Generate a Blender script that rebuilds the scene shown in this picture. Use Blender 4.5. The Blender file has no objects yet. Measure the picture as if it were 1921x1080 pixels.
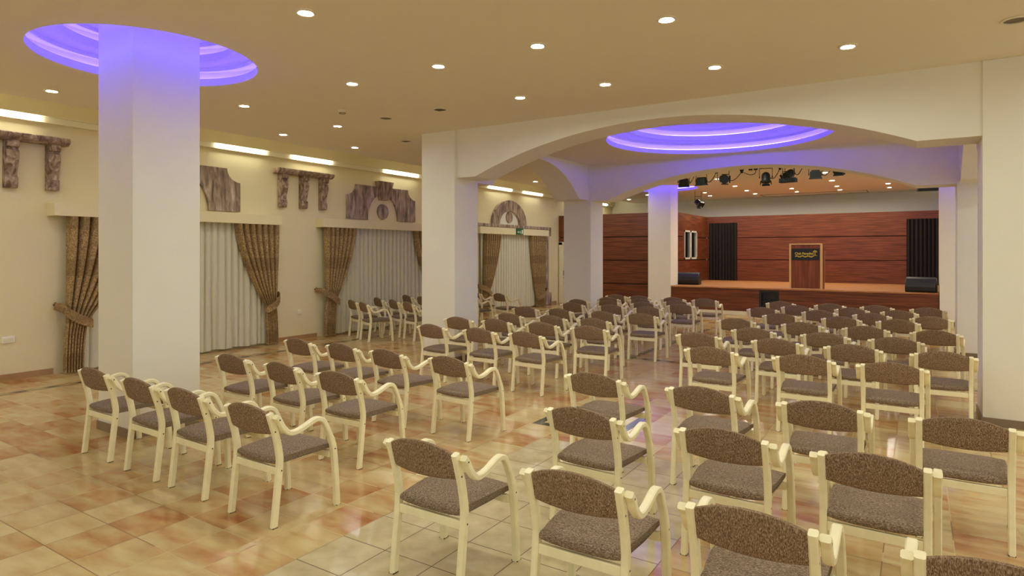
import bpy, bmesh, math, random
from mathutils import Vector, Matrix
random.seed(7)
PI = math.pi
S = bpy.context.scene
C = S.collection

# ------------------------------------------------------------------ camera, world, exposure
cam = bpy.data.cameras.new('camera'); camo = bpy.data.objects.new('camera', cam); C.objects.link(camo)
camo.location = (0, 0, 1.8)
camo.rotation_euler = (math.radians(90), 0, math.radians(32.70))
cam.sensor_width = 36.0
cam.lens = 1185.1/1921*36.0
cam.shift_y = -(540-473.2)/1921
cam.clip_start = 0.05; cam.clip_end = 100
S.camera = camo
S.view_settings.view_transform = 'Standard'
S.view_settings.look = 'None'
S.view_settings.gamma = 1.0
S.view_settings.use_curve_mapping = False
S.view_settings.exposure = 0.44
S.cycles.max_bounces = 10
S.cycles.diffuse_bounces = 7
S.cycles.glossy_bounces = 4
S.cycles.use_denoising = True
S.cycles.sample_clamp_indirect = 6.0
S.cycles.caustics_reflective = False
S.cycles.caustics_refractive = False
W = bpy.data.worlds.new('world'); S.world = W; W.use_nodes = True
W.node_tree.nodes['Background'].inputs[0].default_value = (.97, 1.0, 0.88, 1)
W.node_tree.nodes['Background'].inputs[1].default_value = 0.55  # even fill light added, entering through the open right and rear sides

LAMP = 225.0      # downlight lens radiance
STAGE_LAMP = 360.0
TUBE = 14.0       # fluorescent batten radiance
LED = 85.0         # violet LED coves

# ------------------------------------------------------------------ materials
def lin(c):
    return tuple(((v/255.0)/12.92 if v/255.0 <= .04045 else ((v/255.0+.055)/1.055)**2.4) for v in c) + (1.0,)
def newmat(name):
    m = bpy.data.materials.new(name); m.use_nodes = True
    nt = m.node_tree; b = nt.nodes['Principled BSDF']
    return m, nt, b
def N(nt, t, **kw):
    n = nt.nodes.new(t)
    for k, v in kw.items(): setattr(n, k, v)
    return n
def plain(name, col, rough=.6, metal=0.0, spec=.5, var=0.0, scale=8.0):
    m, nt, b = newmat(name)
    b.inputs['Base Color'].default_value = lin(col)
    b.inputs['Roughness'].default_value = rough
    b.inputs['Metallic'].default_value = metal
    b.inputs['Specular IOR Level'].default_value = spec
    if var:
        tc = N(nt, 'ShaderNodeTexCoord'); no = N(nt, 'ShaderNodeTexNoise')
        no.inputs['Scale'].default_value = scale; no.inputs['Detail'].default_value = 4
        nt.links.new(tc.outputs['Object'], no.inputs['Vector'])
        r = N(nt, 'ShaderNodeValToRGB')
        c = lin(col)
        r.color_ramp.elements[0].position = .3; r.color_ramp.elements[1].position = .7
        r.color_ramp.elements[0].color = tuple(x*(1-var) for x in c[:3])+(1,)
        r.color_ramp.elements[1].color = tuple(min(1, x*(1+var)) for x in c[:3])+(1,)
        nt.links.new(no.outputs['Fac'], r.inputs['Fac']); nt.links.new(r.outputs['Color'], b.inputs['Base Color'])
    return m
def emit(name, col, strength):
    m = bpy.data.materials.new(name); m.use_nodes = True; nt = m.node_tree
    nt.nodes.clear()
    e = nt.nodes.new('ShaderNodeEmission'); o = nt.nodes.new('ShaderNodeOutputMaterial')
    e.inputs[0].default_value = tuple(col)+(1,); e.inputs[1].default_value = strength
    nt.links.new(e.outputs[0], o.inputs[0])
    return m
def streaks(name, cols, sc, rough=.5, detail=6, lo=.3, hi=.72, spec=.4, rand=True, bump=0.0, dist=0.0, nscale=1.0):
    """anisotropic noise through a colour ramp; sc is the stretch per axis in object space"""
    m, nt, b = newmat(name)
    tc = N(nt, 'ShaderNodeTexCoord'); mp = N(nt, 'ShaderNodeMapping'); no = N(nt, 'ShaderNodeTexNoise')
    mp.inputs['Scale'].default_value = sc
    no.inputs['Scale'].default_value = nscale; no.inputs['Detail'].default_value = detail
    no.inputs['Distortion'].default_value = dist
    nt.links.new(tc.outputs['Object'], mp.inputs['Vector'])
    if rand:
        oi = N(nt, 'ShaderNodeObjectInfo'); ad = N(nt, 'ShaderNodeVectorMath', operation='ADD')
        ml = N(nt, 'ShaderNodeMath', operation='MULTIPLY'); ml.inputs[1].default_value = 37.0
        nt.links.new(oi.outputs['Random'], ml.inputs[0])
        nt.links.new(mp.outputs[0], ad.inputs[0]); nt.links.new(ml.outputs[0], ad.inputs[1])
        nt.links.new(ad.outputs[0], no.inputs['Vector'])
    else:
        nt.links.new(mp.outputs[0], no.inputs['Vector'])
    r = N(nt, 'ShaderNodeValToRGB'); cr = r.color_ramp
    while len(cr.elements) < len(cols): cr.elements.new(.5)
    for i, c in enumerate(cols):
        cr.elements[i].position = lo+(hi-lo)*i/(len(cols)-1); cr.elements[i].color = lin(c)
    nt.links.new(no.outputs['Fac'], r.inputs['Fac']); nt.links.new(r.outputs['Color'], b.inputs['Base Color'])
    b.inputs['Roughness'].default_value = rough; b.inputs['Specular IOR Level'].default_value = spec
    if bump:
        bp = N(nt, 'ShaderNodeBump'); bp.inputs['Strength'].default_value = bump; bp.inputs['Distance'].default_value = .004
        nt.links.new(no.outputs['Fac'], bp.inputs['Height']); nt.links.new(bp.outputs[0], b.inputs['Normal'])
    return m

M = {}
M['plaster'] = plain('cream_plaster', (232, 228, 213), .75, spec=.25, var=.015, scale=3)
M['wall'] = plain('tube_tinted_wall', (230, 219, 178), .8, spec=.2, var=.02, scale=1.5)  # yellow cast of the fluorescent tubes mixed into the cream
M['ceiling'] = plain('ceiling_paint', (232, 224, 204), .85, spec=.15, var=.01, scale=2)
M['white'] = plain('white_lacquer', (232, 226, 196), .45)
M['chairwood'] = plain('cream_stained_wood', (242, 234, 194), .38, spec=.5, var=.05, scale=14)
M['fabric'] = streaks('brown_chenille', [(92, 74, 54), (138, 114, 90), (184, 162, 136)], (260, 260, 75), .95, 3, .32, .7, .1, bump=.3)
M['seatfab'] = streaks('grey_brown_chenille', [(90, 76, 62), (132, 114, 96), (178, 160, 138)], (110, 240, 240), .95, 3, .32, .7, .1, bump=.3)
M['bolt'] = plain('dark_bolt', (40, 32, 26), .4, .6)
M['rubber'] = plain('dark_glide', (60, 48, 36), .7)
M['wood'] = streaks('red_brown_veneer', [(70, 33, 17), (106, 53, 29), (138, 76, 43)], (1.4, 1.4, 34), .38, 5, .25, .75, .45, rand=False)
M['woodgap'] = plain('dark_joint', (30, 14, 8), .8)
M['deck'] = streaks('stage_deck_wood', [(150, 92, 48), (182, 124, 74), (204, 150, 96)], (2.0, 14, 14), .4, 4, .3, .7, rand=False)
M['lectwood'] = streaks('lectern_panel_wood', [(94, 44, 26), (124, 62, 38), (142, 78, 50)], (16, 16, .9), .45, 4, .3, .7, rand=False)
M['beech'] = streaks('light_beech_edge', [(206, 164, 112), (226, 188, 138)], (20, 20, 2), .45, 3)
M['marble'] = streaks('mauve_brown_marbled_paint', [(100, 84, 72), (142, 122, 106), (174, 154, 136), (206, 190, 170)], (9, 12, 3.0), .6, 5, .32, .74, dist=.6)
M['marblediag'] = streaks('mauve_brown_marbling', [(102, 84, 72), (142, 120, 104), (172, 150, 132), (208, 192, 172)], (10, 10, 6), .6, 5, .34, .72, dist=1.5)
M['base'] = plain('brown_tile_skirting', (176, 136, 94), .3, var=.12, scale=4)
M['colbase'] = plain('grey_brown_plinth', (132, 114, 92), .35, var=.08, scale=5)
M['black'] = plain('black_plastic', (26, 28, 30), .45, var=.2, scale=30)
M['blackmetal'] = plain('black_lamp_metal', (20, 24, 22), .5, .2)
M['grille'] = plain('speaker_grille', (44, 48, 50), .55, .3, var=.25, scale=90)
M['blackcloth'] = plain('black_stage_curtain', (26, 17, 14), .9, var=.15, scale=6)
M['glass'] = plain('dark_window_glass', (16, 18, 16), .05, spec=.8)
M['trim'] = plain('downlight_trim', (226, 216, 190), .4)
M['grey'] = plain('grey_vent_grille', (112, 100, 78), .6)
M['steel'] = plain('door_handle_steel', (90, 80, 62), .35, .7)
M['switch'] = plain('white_switch_plastic', (244, 240, 226), .35)
M['winframe'] = plain('grey_white_window_frame', (206, 202, 188), .5)
M['green'] = plain('exit_sign_green', (22, 92, 44), .5)
M['signwhite'] = plain('exit_sign_white', (226, 232, 210), .5)
M['signblack'] = plain('lectern_sign_black', (24, 26, 28), .4)
M['yellow'] = plain('lectern_sign_yellow', (214, 186, 62), .5)
M['lens'] = emit('lit_downlight_lens', (.96, 1.0, .90), LAMP)
M['stagelens'] = emit('lit_stage_downlight', (1.0, .94, .76), STAGE_LAMP)
M['tube'] = emit('fluorescent_tube', (1.0, .97, .76), TUBE)
M['led'] = emit('violet_led_strip', (.025, .019, 1.0), LED)
M['inlayd'] = plain('inlay_dark_green', (62, 66, 54), .2, var=.25, scale=14)
M['inlayl'] = plain('inlay_cream', (206, 184, 140), .2, var=.1, scale=14)

def sheer_mat():
    m, nt, b = newmat('sheer_curtain_cloth')
    b.inputs['Base Color'].default_value = lin((212, 207, 184)); b.inputs['Roughness'].default_value = .9
    b.inputs['Specular IOR Level'].default_value = .1
    return m
M['sheer'] = sheer_mat()

def drape_mat():
    m, nt, b = newmat('gold_brown_jacquard')
    L = nt.links
    tc = N(nt, 'ShaderNodeTexCoord'); no = N(nt, 'ShaderNodeTexNoise'); no.inputs['Scale'].default_value = 48; no.inputs['Detail'].default_value = 3
    L.new(tc.outputs['Object'], no.inputs['Vector'])
    r = N(nt, 'ShaderNodeValToRGB'); cr = r.color_ramp
    cr.elements[0].position = .36; cr.elements[0].color = lin((122, 98, 62)); cr.elements[1].position = .64; cr.elements[1].color = lin((184, 156, 108))
    L.new(no.outputs['Fac'], r.inputs['Fac'])
    sp = N(nt, 'ShaderNodeSeparateXYZ'); L.new(tc.outputs['Object'], sp.inputs[0])
    wv = N(nt, 'ShaderNodeMath', operation='MULTIPLY'); wv.inputs[1].default_value = 9.0; L.new(sp.outputs['Z'], wv.inputs[0])
    sn = N(nt, 'ShaderNodeMath', operation='SINE'); L.new(wv.outputs[0], sn.inputs[0])
    gt = N(nt, 'ShaderNodeMath', operation='GREATER_THAN'); gt.inputs[1].default_value = .45; L.new(sn.outputs[0], gt.inputs[0])
    mu = N(nt, 'ShaderNodeMath', operation='MULTIPLY'); mu.inputs[1].default_value = .45; L.new(gt.outputs[0], mu.inputs[0])
    mx = N(nt, 'ShaderNodeMixRGB'); mx.inputs[2].default_value = lin((116, 92, 60)); L.new(mu.outputs[0], mx.inputs[0]); L.new(r.outputs[0], mx.inputs[1])
    L.new(mx.outputs[0], b.inputs['Base Color']); b.inputs['Roughness'].default_value = .7; b.inputs['Specular IOR Level'].default_value = .3
    return m
M['drape'] = drape_mat()

TP = .362
def floor_mat():
    m, nt, b = newmat('terracotta_floor_tiles'); L = nt.links
    def mth(op, a, c=None):
        n = N(nt, 'ShaderNodeMath', operation=op)
        for i, v in enumerate((a, c)):
            if v is None: continue
            if isinstance(v, (int, float)): n.inputs[i].default_value = v
            else: L.new(v, n.inputs[i])
        return n.outputs[0]
    def mix(f, a, c):
        n = N(nt, 'ShaderNodeMixRGB')
        for i, v in enumerate((f, a, c)):
            if isinstance(v, tuple): n.inputs[i].default_value = v
            elif isinstance(v, (int, float)): n.inputs[i].default_value = v
            else: L.new(v, n.inputs[i])
        return n.outputs[0]
    tc = N(nt, 'ShaderNodeTexCoord'); sp = N(nt, 'ShaderNodeSeparateXYZ'); L.new(tc.outputs['Object'], sp.inputs[0])
    X, Y = sp.outputs['X'], sp.outputs['Y']
    tx = mth('DIVIDE', mth('ADD', X, 3.07+100*TP), TP); ty = mth('DIVIDE', mth('ADD', Y, -2.80+100*TP), TP)
    cx, cy = mth('FLOOR', tx), mth('FLOOR', ty); fx, fy = mth('SUBTRACT', tx, cx), mth('SUBTRACT', ty, cy)
    gx = mth('MINIMUM', fx, mth('SUBTRACT', 1.0, fx)); gy = mth('MINIMUM', fy, mth('SUBTRACT', 1.0, fy))
    grout = mth('LESS_THAN', mth('MINIMUM', gx, gy), .009)
    cb = N(nt, 'ShaderNodeCombineXYZ'); L.new(cx, cb.inputs[0]); L.new(cy, cb.inputs[1])
    wn = N(nt, 'ShaderNodeTexWhiteNoise', noise_dimensions='2D'); L.new(cb.outputs[0], wn.inputs['Vector'])
    rnd = wn.outputs['Value']
    # streaks run along x, each tile cut from its own place
    cs = N(nt, 'ShaderNodeCombineXYZ')
    L.new(mth('ADD', mth('MULTIPLY', X, 2.6), mth('MULTIPLY', rnd, 91.0)), cs.inputs[0])
    L.new(mth('ADD', mth('MULTIPLY', Y, 8.0), mth('MULTIPLY', rnd, 53.0)), cs.inputs[1])
    n1 = N(nt, 'ShaderNodeTexNoise'); n1.inputs['Scale'].default_value = 1.0; n1.inputs['Detail'].default_value = 5; n1.inputs['Distortion'].default_value = .4
    L.new(cs.outputs[0], n1.inputs['Vector'])
    v = mth('ADD', n1.outputs['Fac'], mth('MULTIPLY', mth('SUBTRACT', rnd, .5), .42))
    r = N(nt, 'ShaderNodeValToRGB'); cr = r.color_ramp
    for k, (p, c) in enumerate([(.20, (208, 188, 137)), (.44, (197, 170, 118)), (.60, (188, 149, 97)), (.82, (166, 106, 62))]):
        if k > 1: cr.elements.new(p)
        cr.elements[k].position = p; cr.elements[k].color = lin(c)
    L.new(v, r.inputs['Fac'])
    n2 = N(nt, 'ShaderNodeTexNoise'); n2.inputs['Scale'].default_value = 7; n2.inputs['Detail'].default_value = 5; L.new(tc.outputs['Object'], n2.inputs['Vector'])
    r2 = N(nt, 'ShaderNodeValToRGB'); r2.color_ramp.elements[0].position = .3; r2.color_ramp.elements[1].position = .7
    r2.color_ramp.elements[0].color = lin((184, 168, 130)); r2.color_ramp.elements[1].color = lin((206, 192, 154)); L.new(n2.outputs['Fac'], r2.inputs['Fac'])
    beige = mth('MULTIPLY', mth('MULTIPLY', mth('GREATER_THAN', X, -3.07), mth('LESS_THAN', X, -3.07+5*TP)), mth('LESS_THAN', Y, 2.80+7*TP))
    col = mix(beige, r.outputs['Color'], r2.outputs['Color'])
    n3 = N(nt, 'ShaderNodeTexNoise'); n3.inputs['Scale'].default_value = .55; L.new(tc.outputs['Object'], n3.inputs['Vector'])
    gsel = mth('GREATER_THAN', n3.outputs['Fac'], .5)
    gcol = mix(beige, mix(gsel, lin((146, 112, 74)), lin((196, 168, 122))), lin((104, 84, 56)))
    col = mix(grout, col, gcol)
    L.new(col, b.inputs['Base Color'])
    b.inputs['Specular IOR Level'].default_value = .38
    rr = mth('ADD', mth('MULTIPLY', grout, .4), .17); L.new(rr, b.inputs['Roughness'])
    return m
M['floor'] = floor_mat()

# ------------------------------------------------------------------ mesh helpers
class MB:
    def __init__(s): s.v = []; s.f = []; s.m = []; s.k = 0
    def add(s, vs, fs, k=None):
        o = len(s.v); s.v += [tuple(p) for p in vs]
        for f in fs: s.f.append([o+i for i in f]); s.m.append(s.k if k is None else k)
    def box(s, x0, x1, y0, y1, z0, z1, k=None):
        vs = [(x, y, z) for z in (z0, z1) for y in (y0, y1) for x in (x0, x1)]
        s.add(vs, [(0, 2, 3, 1), (4, 5, 7, 6), (0, 1, 5, 4), (2, 6, 7, 3), (0, 4, 6, 2), (1, 3, 7, 5)], k)
    def loops(s, rings, caps=True, closed=False, k=None):
        n = len(rings[0]); vs = [p for r in rings for p in r]; fs = []
        R = len(rings)
        for i in range(R if closed else R-1):
            a, b2 = i*n, ((i+1) % R)*n
            for j in range(n):
                j2 = (j+1) % n; fs.append((a+j, a+j2, b2+j2, b2+j))
        if caps and not closed: fs.append(tuple(range(n))[::-1]); fs.append(tuple((R-1)*n+j for j in range(n)))
        s.add(vs, fs, k)
    def sheet(s, rows, k=None):
        n = len(rows[0]); fs = []
        for i in range(len(rows)-1):
            for j in range(n-1): fs.append((i*n+j, i*n+j+1, (i+1)*n+j+1, (i+1)*n+j))
        s.add([p for r in rows for p in r], fs, k)
    def tube(s, path, r, n=8, k=None, closed=False):
        P = [Vector(p) for p in path]; rings = []
        for i, p in enumerate(P):
            if closed: t = (P[(i+1) % len(P)]-P[i-1]).normalized()
            else: t = (P[min(i+1, len(P)-1)]-P[max(i-1, 0)]).normalized()
            a = Vector((0, 0, 1)) if abs(t.z) < .9 else Vector((1, 0, 0))
            u = t.cross(a).normalized(); w = t.cross(u)
            rings.append([p+u*(r*math.cos(2*PI*j/n))+w*(r*math.sin(2*PI*j/n)) for j in range(n)])
        s.loops(rings, closed=closed, k=k)
    def lathe(s, prof, c=(0, 0, 0), n=48, k=None, axis=None):
        """prof of (r,z); axis: 3x3 rotation"""
        rings = []
        for r, z in prof:
            ring = []
            for j in range(n):
                p = Vector((r*math.cos(2*PI*j/n), r*math.sin(2*PI*j/n), z))
                if axis is not None: p = axis @ p
                ring.append(p+Vector(c))
            rings.append(ring)
        s.loops(rings, caps=False, k=k)
    def disc(s, c, r, n=24, k=None, up=False):
        s.add([(c[0]+r*math.cos(2*PI*j/n), c[1]+r*math.sin(2*PI*j/n), c[2]) for j in range(n)], [tuple(range(n)) if up else tuple(range(n))[::-1]], k)
    def prism(s, poly, fn, d0, d1, k=None):
        """poly 2-D points, fn(a,b,d)->3-D"""
        n = len(poly); vs = [fn(a, b2, d0) for a, b2 in poly]+[fn(a, b2, d1) for a, b2 in poly]
        fs = [tuple(range(n)), tuple(range(n, 2*n))[::-1]]+[(j, n+j, n+(j+1) % n, (j+1) % n) for j in range(n)]
        s.add(vs, fs, k)
    def build(s, name, mats, parent=None, smooth=False, bevel=0, recalc=True, solid=0):
        me = bpy.data.meshes.new(name); me.from_pydata(s.v, [], s.f)
        if not isinstance(mats, (list, tuple)): mats = [mats]
        for m in mats: me.materials.append(m)
        for p, k in zip(me.polygons, s.m): p.material_index = k
        if recalc:
            bm = bmesh.new(); bm.from_mesh(me); bmesh.ops.recalc_face_normals(bm, faces=bm.faces); bm.to_mesh(me); bm.free()
        if smooth:
            for p in me.polygons: p.use_smooth = True
            me.set_sharp_from_angle(angle=math.radians(40))
        o = bpy.data.objects.new(name, me); C.objects.link(o)
        if parent: o.parent = parent
        if bevel:
            b = o.modifiers.new('bevel', 'BEVEL'); b.width = bevel; b.segments = 2; b.limit_method = 'ANGLE'
        if solid:
            b = o.modifiers.new('solid', 'SOLIDIFY'); b.thickness = solid; b.offset = 0
        return o
def empty(name, loc=(0, 0, 0), rz=0):
    o = bpy.data.objects.new(name, None); C.objects.link(o); o.location = loc; o.rotation_euler = (0, 0, rz); o.empty_display_size = .1
    return o
def tag(o, label, cat, group=None, kind=None):
    if label: o['label'] = label
    if cat: o['category'] = cat
    if group: o['group'] = group
    if kind: o['kind'] = kind
    return o
def struct(o, label=None):
    o['kind'] = 'structure'
    if label: o['label'] = label
    return o
def copy_tree(o, parent=None):
    c = o.copy(); C.objects.link(c)
    if parent: c.parent = parent
    for ch in list(o.children): copy_tree(ch, c)
    return c
def catmull(pts, n=6):
    P = [Vector(p) for p in pts]; out = []
    for i in range(len(P)-1):
        p0, p1, p2, p3 = P[max(i-1, 0)], P[i], P[i+1], P[min(i+2, len(P)-1)]
        for k in range(n):
            t = k/n
            out.append(.5*((2*p1)+(p2-p0)*t+(2*p0-5*p1+4*p2-p3)*t*t+(3*p1-p0-3*p2+p3)*t**3))
    out.append(P[-1]); return out

# ------------------------------------------------------------------ dimensions
H = 3.80
XW = -10.78          # left wall
XR = 5.6             # right edge of the hall, left open for the world fill
YB = 24.5            # far wall
YF = -4.5            # edge behind the camera, left open for the world fill
XC = -9.70           # edge of the flat ceiling: a lit cove runs along the left wall
DOMES = [(-6.71, 3.49, 1.04, .80), (-2.965, 11.157, 1.874, 1.50), (-6.72, 19.26, 1.04, .80), (.82, 19.26, 1.04, .80)]

# ------------------------------------------------------------------ shell
b = MB(); b.box(XW, XR, YF, YB, -.1, 0); struct(b.build('floor', M['floor']), 'terracotta and beige tiled floor of the hall')

cu = bpy.data.curves.new('ceiling_outline', 'CURVE'); cu.dimensions = '2D'; cu.fill_mode = 'BOTH'
def poly_spline(pts):
    sp = cu.splines.new('POLY'); sp.points.add(len(pts)-1); sp.use_cyclic_u = True
    for p, q in zip(sp.points, pts): p.co = (q[0], q[1], 0, 1)
poly_spline([(XC, YF), (XR, YF), (XR, YB), (XC, YB)])
for cx, cy, R, r1 in DOMES: poly_spline([(cx+R*math.cos(2*PI*j/96), cy+R*math.sin(2*PI*j/96)) for j in range(96)])
tmp = bpy.data.objects.new('ceiling_outline', cu); C.objects.link(tmp)
bpy.context.view_layer.update()
me = bpy.data.meshes.new_from_object(tmp.evaluated_get(bpy.context.evaluated_depsgraph_get()))
bpy.data.objects.remove(tmp); bpy.data.curves.remove(cu)
me.materials.clear(); me.materials.append(M['ceiling']); me.name = 'ceiling'
o = bpy.data.objects.new('ceiling', me); C.objects.link(o); o.location = (0, 0, H); struct(o, 'flat tan ceiling with round coves and downlights')
# cove recess along the left wall
b = MB(); b.sheet([[(XC, YF, H), (XC, YB, H)], [(XC, YF, 4.22), (XC, YB, 4.22)]]); b.sheet([[(XC, YF, 4.22), (XC, YB, 4.22)], [(XW, YF, 4.22), (XW, YB, 4.22)]])
struct(b.build('ceiling_cove', M['ceiling'], recalc=False), 'raised ceiling recess along the curtain wall')
b = MB(); b.box(XW-.15, XW, YF, YB, 0, 4.3); struct(b.build('wall_left', M['wall']), 'long cream wall with curtains and mouldings')
b = MB(); b.box(XW, XR, YB, YB+.15, 0, 4.3); struct(b.build('wall_back', M['plaster']), 'white upper wall behind the wood panelling')
# skirting pieces on the left wall
for n_, (ya, yb) in enumerate([(YF, 4.2), (8.02, 9.08), (12.95, 14.05), (19.15, 19.7)]):
    b = MB(); b.box(XW+.001, XW+.016, ya, yb, 0, .088); struct(b.build('baseboard_left', M['base']))

# stepped violet light coves
def dome(cx, cy, R, r1, nm):
    b = MB(); lip = .085
    b.lathe([(R, H-.001), (R, H+lip), (R+.02, H+lip), (R+.02, H+.03), (R+.20, H+.03), (R+.20, H+.215), (R+.014, H+.215), (R+.014, H+.175), (R, H+.175), (R, H+.215), (r1, H+.215),
             (r1, H+.215+lip), (r1+.02, H+.215+lip), (r1+.02, H+.245), (r1+.20, H+.245), (r1+.20, H+.43), (r1+.014, H+.43), (r1+.014, H+.39), (r1, H+.39), (r1, H+.43), (.001, H+.43)], (cx, cy, 0), 96)
    d = b.build('ceiling_dome', M['ceiling'], smooth=True, recalc=False); struct(d, nm)
    for rr, z in ((R+.165, H+.112), (r1+.165, H+.327)):
        t = MB(); t.tube([(cx+rr*math.cos(2*PI*j/72), cy+rr*math.sin(2*PI*j/72), z) for j in range(72)], .011, 6, closed=True)
        t.build('light_strip', M['led'], d, smooth=True)
for dd, nm in zip(DOMES, ['violet stepped ceiling cove around the nearest column', 'large violet stepped ceiling cove inside the arched bay',
                          'violet ceiling cove around the column beside the stage', 'violet ceiling cove at the right end of the stage']):
    dome(*dd, nm)

# columns
COLS = [(-7.05, -6.37, 3.15, 3.83, 'square cream column in the nearest violet cove'),
        (-7.06, -6.36, 8.17, 8.82, 'square cream column carrying the left end of the near arch'),
        (-7.06, -6.36, 13.27, 13.95, 'square cream column carrying the left end of the far arch'),
        (-7.09, -6.37, 18.92, 19.62, 'square cream column at the left end of the stage'),
        (.57, 1.25, 8.20, 8.86, 'square cream column carrying the right end of the near arch'),
        (.57, 1.25, 13.27, 13.95, 'square cream column carrying the right end of the far arch'),
        (.46, 1.16, 18.92, 19.62, 'square cream column at the right end of the stage')]
for x0, x1, y0, y1, lb in COLS:
    b = MB(); top = H+.43 if any(abs((x0+x1)/2-d[0]) < .3 and abs((y0+y1)/2-d[1]) < .3 for d in DOMES) else H
    b.box(x0, x1, y0, y1, 0, top); c = struct(b.build('column', M['plaster'], bevel=.006), lb)
    b = MB(); e = .012
    b.box(x0-e, x1+e, y0-e, y0, 0, .085); b.box(x0-e, x1+e, y1, y1+e, 0, .085); b.box(x0-e, x0, y0, y1, 0, .085); b.box(x1, x1+e, y0, y1, 0, .085)
    b.build('plinth', M['colbase'], c)

# arched beams round the bay
def arch_poly(a0, a1, f0, f1, z0, rise):
    s0, s1 = a0+f0, a1-f1; mid, hw = (s0+s1)/2, (s1-s0)/2; R = (hw*hw+rise*rise)/(2*rise)
    pts = [(a0, H), (a0, z0), (s0, z0)]
    for k in range(1, 48):
        u = s0+(s1-s0)*k/48; pts.append((u, z0+rise-R+math.sqrt(R*R-(u-mid)**2)))
    return pts+[(s1, z0), (a1, z0), (a1, H)]
def beam(name, a0, a1, f0, f1, z0, rise, d0, d1, along, lb):
    P = arch_poly(a0, a1, f0, f1, z0, rise); b = MB()
    fn = (lambda u, z, d: (u, d, z)) if along == 'x' else (lambda u, z, d: (d, u, z))
    low = P[1:-1]
    for i in range(len(low)-1):
        (u0, z0_), (u1, z1_) = low[i], low[i+1]
        for d, fl in ((d0, 0), (d1, 1)):
            q = [fn(u0, H, d), fn(u0, z0_, d), fn(u1, z1_, d), fn(u1, H, d)]
            b.add(q, [(0, 1, 2, 3)])
        b.add([fn(u0, z0_, d0), fn(u1, z1_, d0), fn(u1, z1_, d1), fn(u0, z0_, d1)], [(0, 1, 2, 3)])
    o = b.build(name, M['plaster'])
    bm = bmesh.new(); bm.from_mesh(o.data); bmesh.ops.remove_doubles(bm, verts=bm.verts, dist=1e-5); bmesh.ops.recalc_face_normals(bm, faces=bm.faces); bm.to_mesh(o.data); bm.free()
    for p in o.data.polygons: p.use_smooth = True
    o.data.set_sharp_from_angle(angle=math.radians(12))
    return struct(o, lb)
beam('arched_beam', -6.36, .57, .38, .58, 3.02, .585, 8.22, 8.80, 'x', 'near arched cream beam across the seating')
beam('arched_beam', -6.36, .57, .40, .58, 2.985, .575, 13.30, 13.92, 'x', 'far arched cream beam in front of the stage lights')
beam('arched_beam', 8.82, 13.27, .5, .5, 3.0, .68, -7.03, -6.40, 'y', 'left arched cream beam of the bay')
beam('arched_beam', 8.86, 13.27, .5, .5, 3.0, .68, .60, 1.22, 'y', 'right arched cream beam of the bay')

# wood clad partitions and stage
def panels(name, x0, x1, y0, y1, rows, holes=(), lb=None, axis='y'):
    """veneer boards between dark joints on a dark backing, as one wall; rows of z0,z1"""
    b = MB()
    for z0, z1 in rows:
        if axis == 'y': spans = [(x0, x1)]
        else: spans = [(y0, y1)]
        for h0, h1, hz0, hz1 in holes:
            nsp = []
            for a, c in spans:
                if hz1 <= z0 or hz0 >= z1 or h1 <= a or h0 >= c: nsp.append((a, c)); continue
                if a < h0: nsp.append((a, h0))
                if h1 < c: nsp.append((h1, c))
                if hz0 > z0: (b.box(max(a, h0), min(c, h1), y0, y1, z0, hz0, 0) if axis == 'y' else b.box(x0, x1, max(a, h0), min(c, h1), z0, hz0, 0))
                if hz1 < z1: (b.box(max(a, h0), min(c, h1), y0, y1, hz1, z1, 0) if axis == 'y' else b.box(x0, x1, max(a, h0), min(c, h1), hz1, z1, 0))
            spans = nsp
        for a, c in spans:
            b.box(a, c, y0, y1, z0, z1, 0) if axis == 'y' else b.box(x0, x1, a, c, z0, z1, 0)
    if axis == 'y': b.box(x0, x1, y1-.004, y1+.06, 0, rows[-1][1]-.02, 1)
    else: b.box(x0-.06, x0+.004, y0, y1, 0, rows[-1][1]-.02, 1)
    return struct(b.build(name, [M['wood'], M['woodgap']]), lb)
G = .013
ZT = 3.10
ROWS = [(0, .755-G), (.755+G, 1.54-G), (1.54+G, 2.325-G), (2.325+G, ZT)]
YP = 19.85; XS = -6.53; YS = 23.5
panels('wall_panelled_left', -10.75, XS, YP, YP+.04, ROWS, [(-10.70, -9.62, 0, 2.18)], 'dark red wood panelling beside the stage')
panels('wall_panelled_side', XS-.04, XS, YP+.10, YS, ROWS, [(20.77, 22.17, 1.57, 2.54)], 'wood panelled side wall of the stage with small window', axis='x')
ZS = .785
panels('wall_panelled_back', XS, 3.2, YS, YS+.04, ROWS, [(-6.46, -5.46, ZS, 2.87), (-.29, .9, ZS, 2.85)], 'wood panelled back wall of the stage')

st = empty('stage', (-2.9, 18.95, 0)); tag(st, 'low wooden stage with honey deck and red brown front', 'stage')
def rel(o, p): o.parent = p; o.matrix_parent_inverse = Matrix.Translation(-Vector(p.location)); return o
b = MB(); b.box(-6.36, .45, 18.935, 19.632, ZS-.035, ZS); b.box(-6.52, 3.0, 19.632, YS-.002, ZS-.035, ZS); rel(b.build('deck', M['deck']), st)['label'] = 'honey coloured plank deck'
b = MB(); b.box(-6.36, -3.80, 18.96, 19.0, .10, ZS-.036); b.box(-3.27, .45, 18.96, 19.0, .10, ZS-.036); b.box(-3.80, -3.27, 18.96, 19.0, .715, ZS-.036); b.box(1.17, 3.0, 19.65, 19.69, 0, ZS-.036); rel(b.build('front_panel', M['wood']), st)
b = MB(); b.box(-6.36, .45, 18.945, 18.99, 0, .10); rel(b.build('kick_strip', M['white']), st)['label'] = 'pale strip along the floor'
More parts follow.
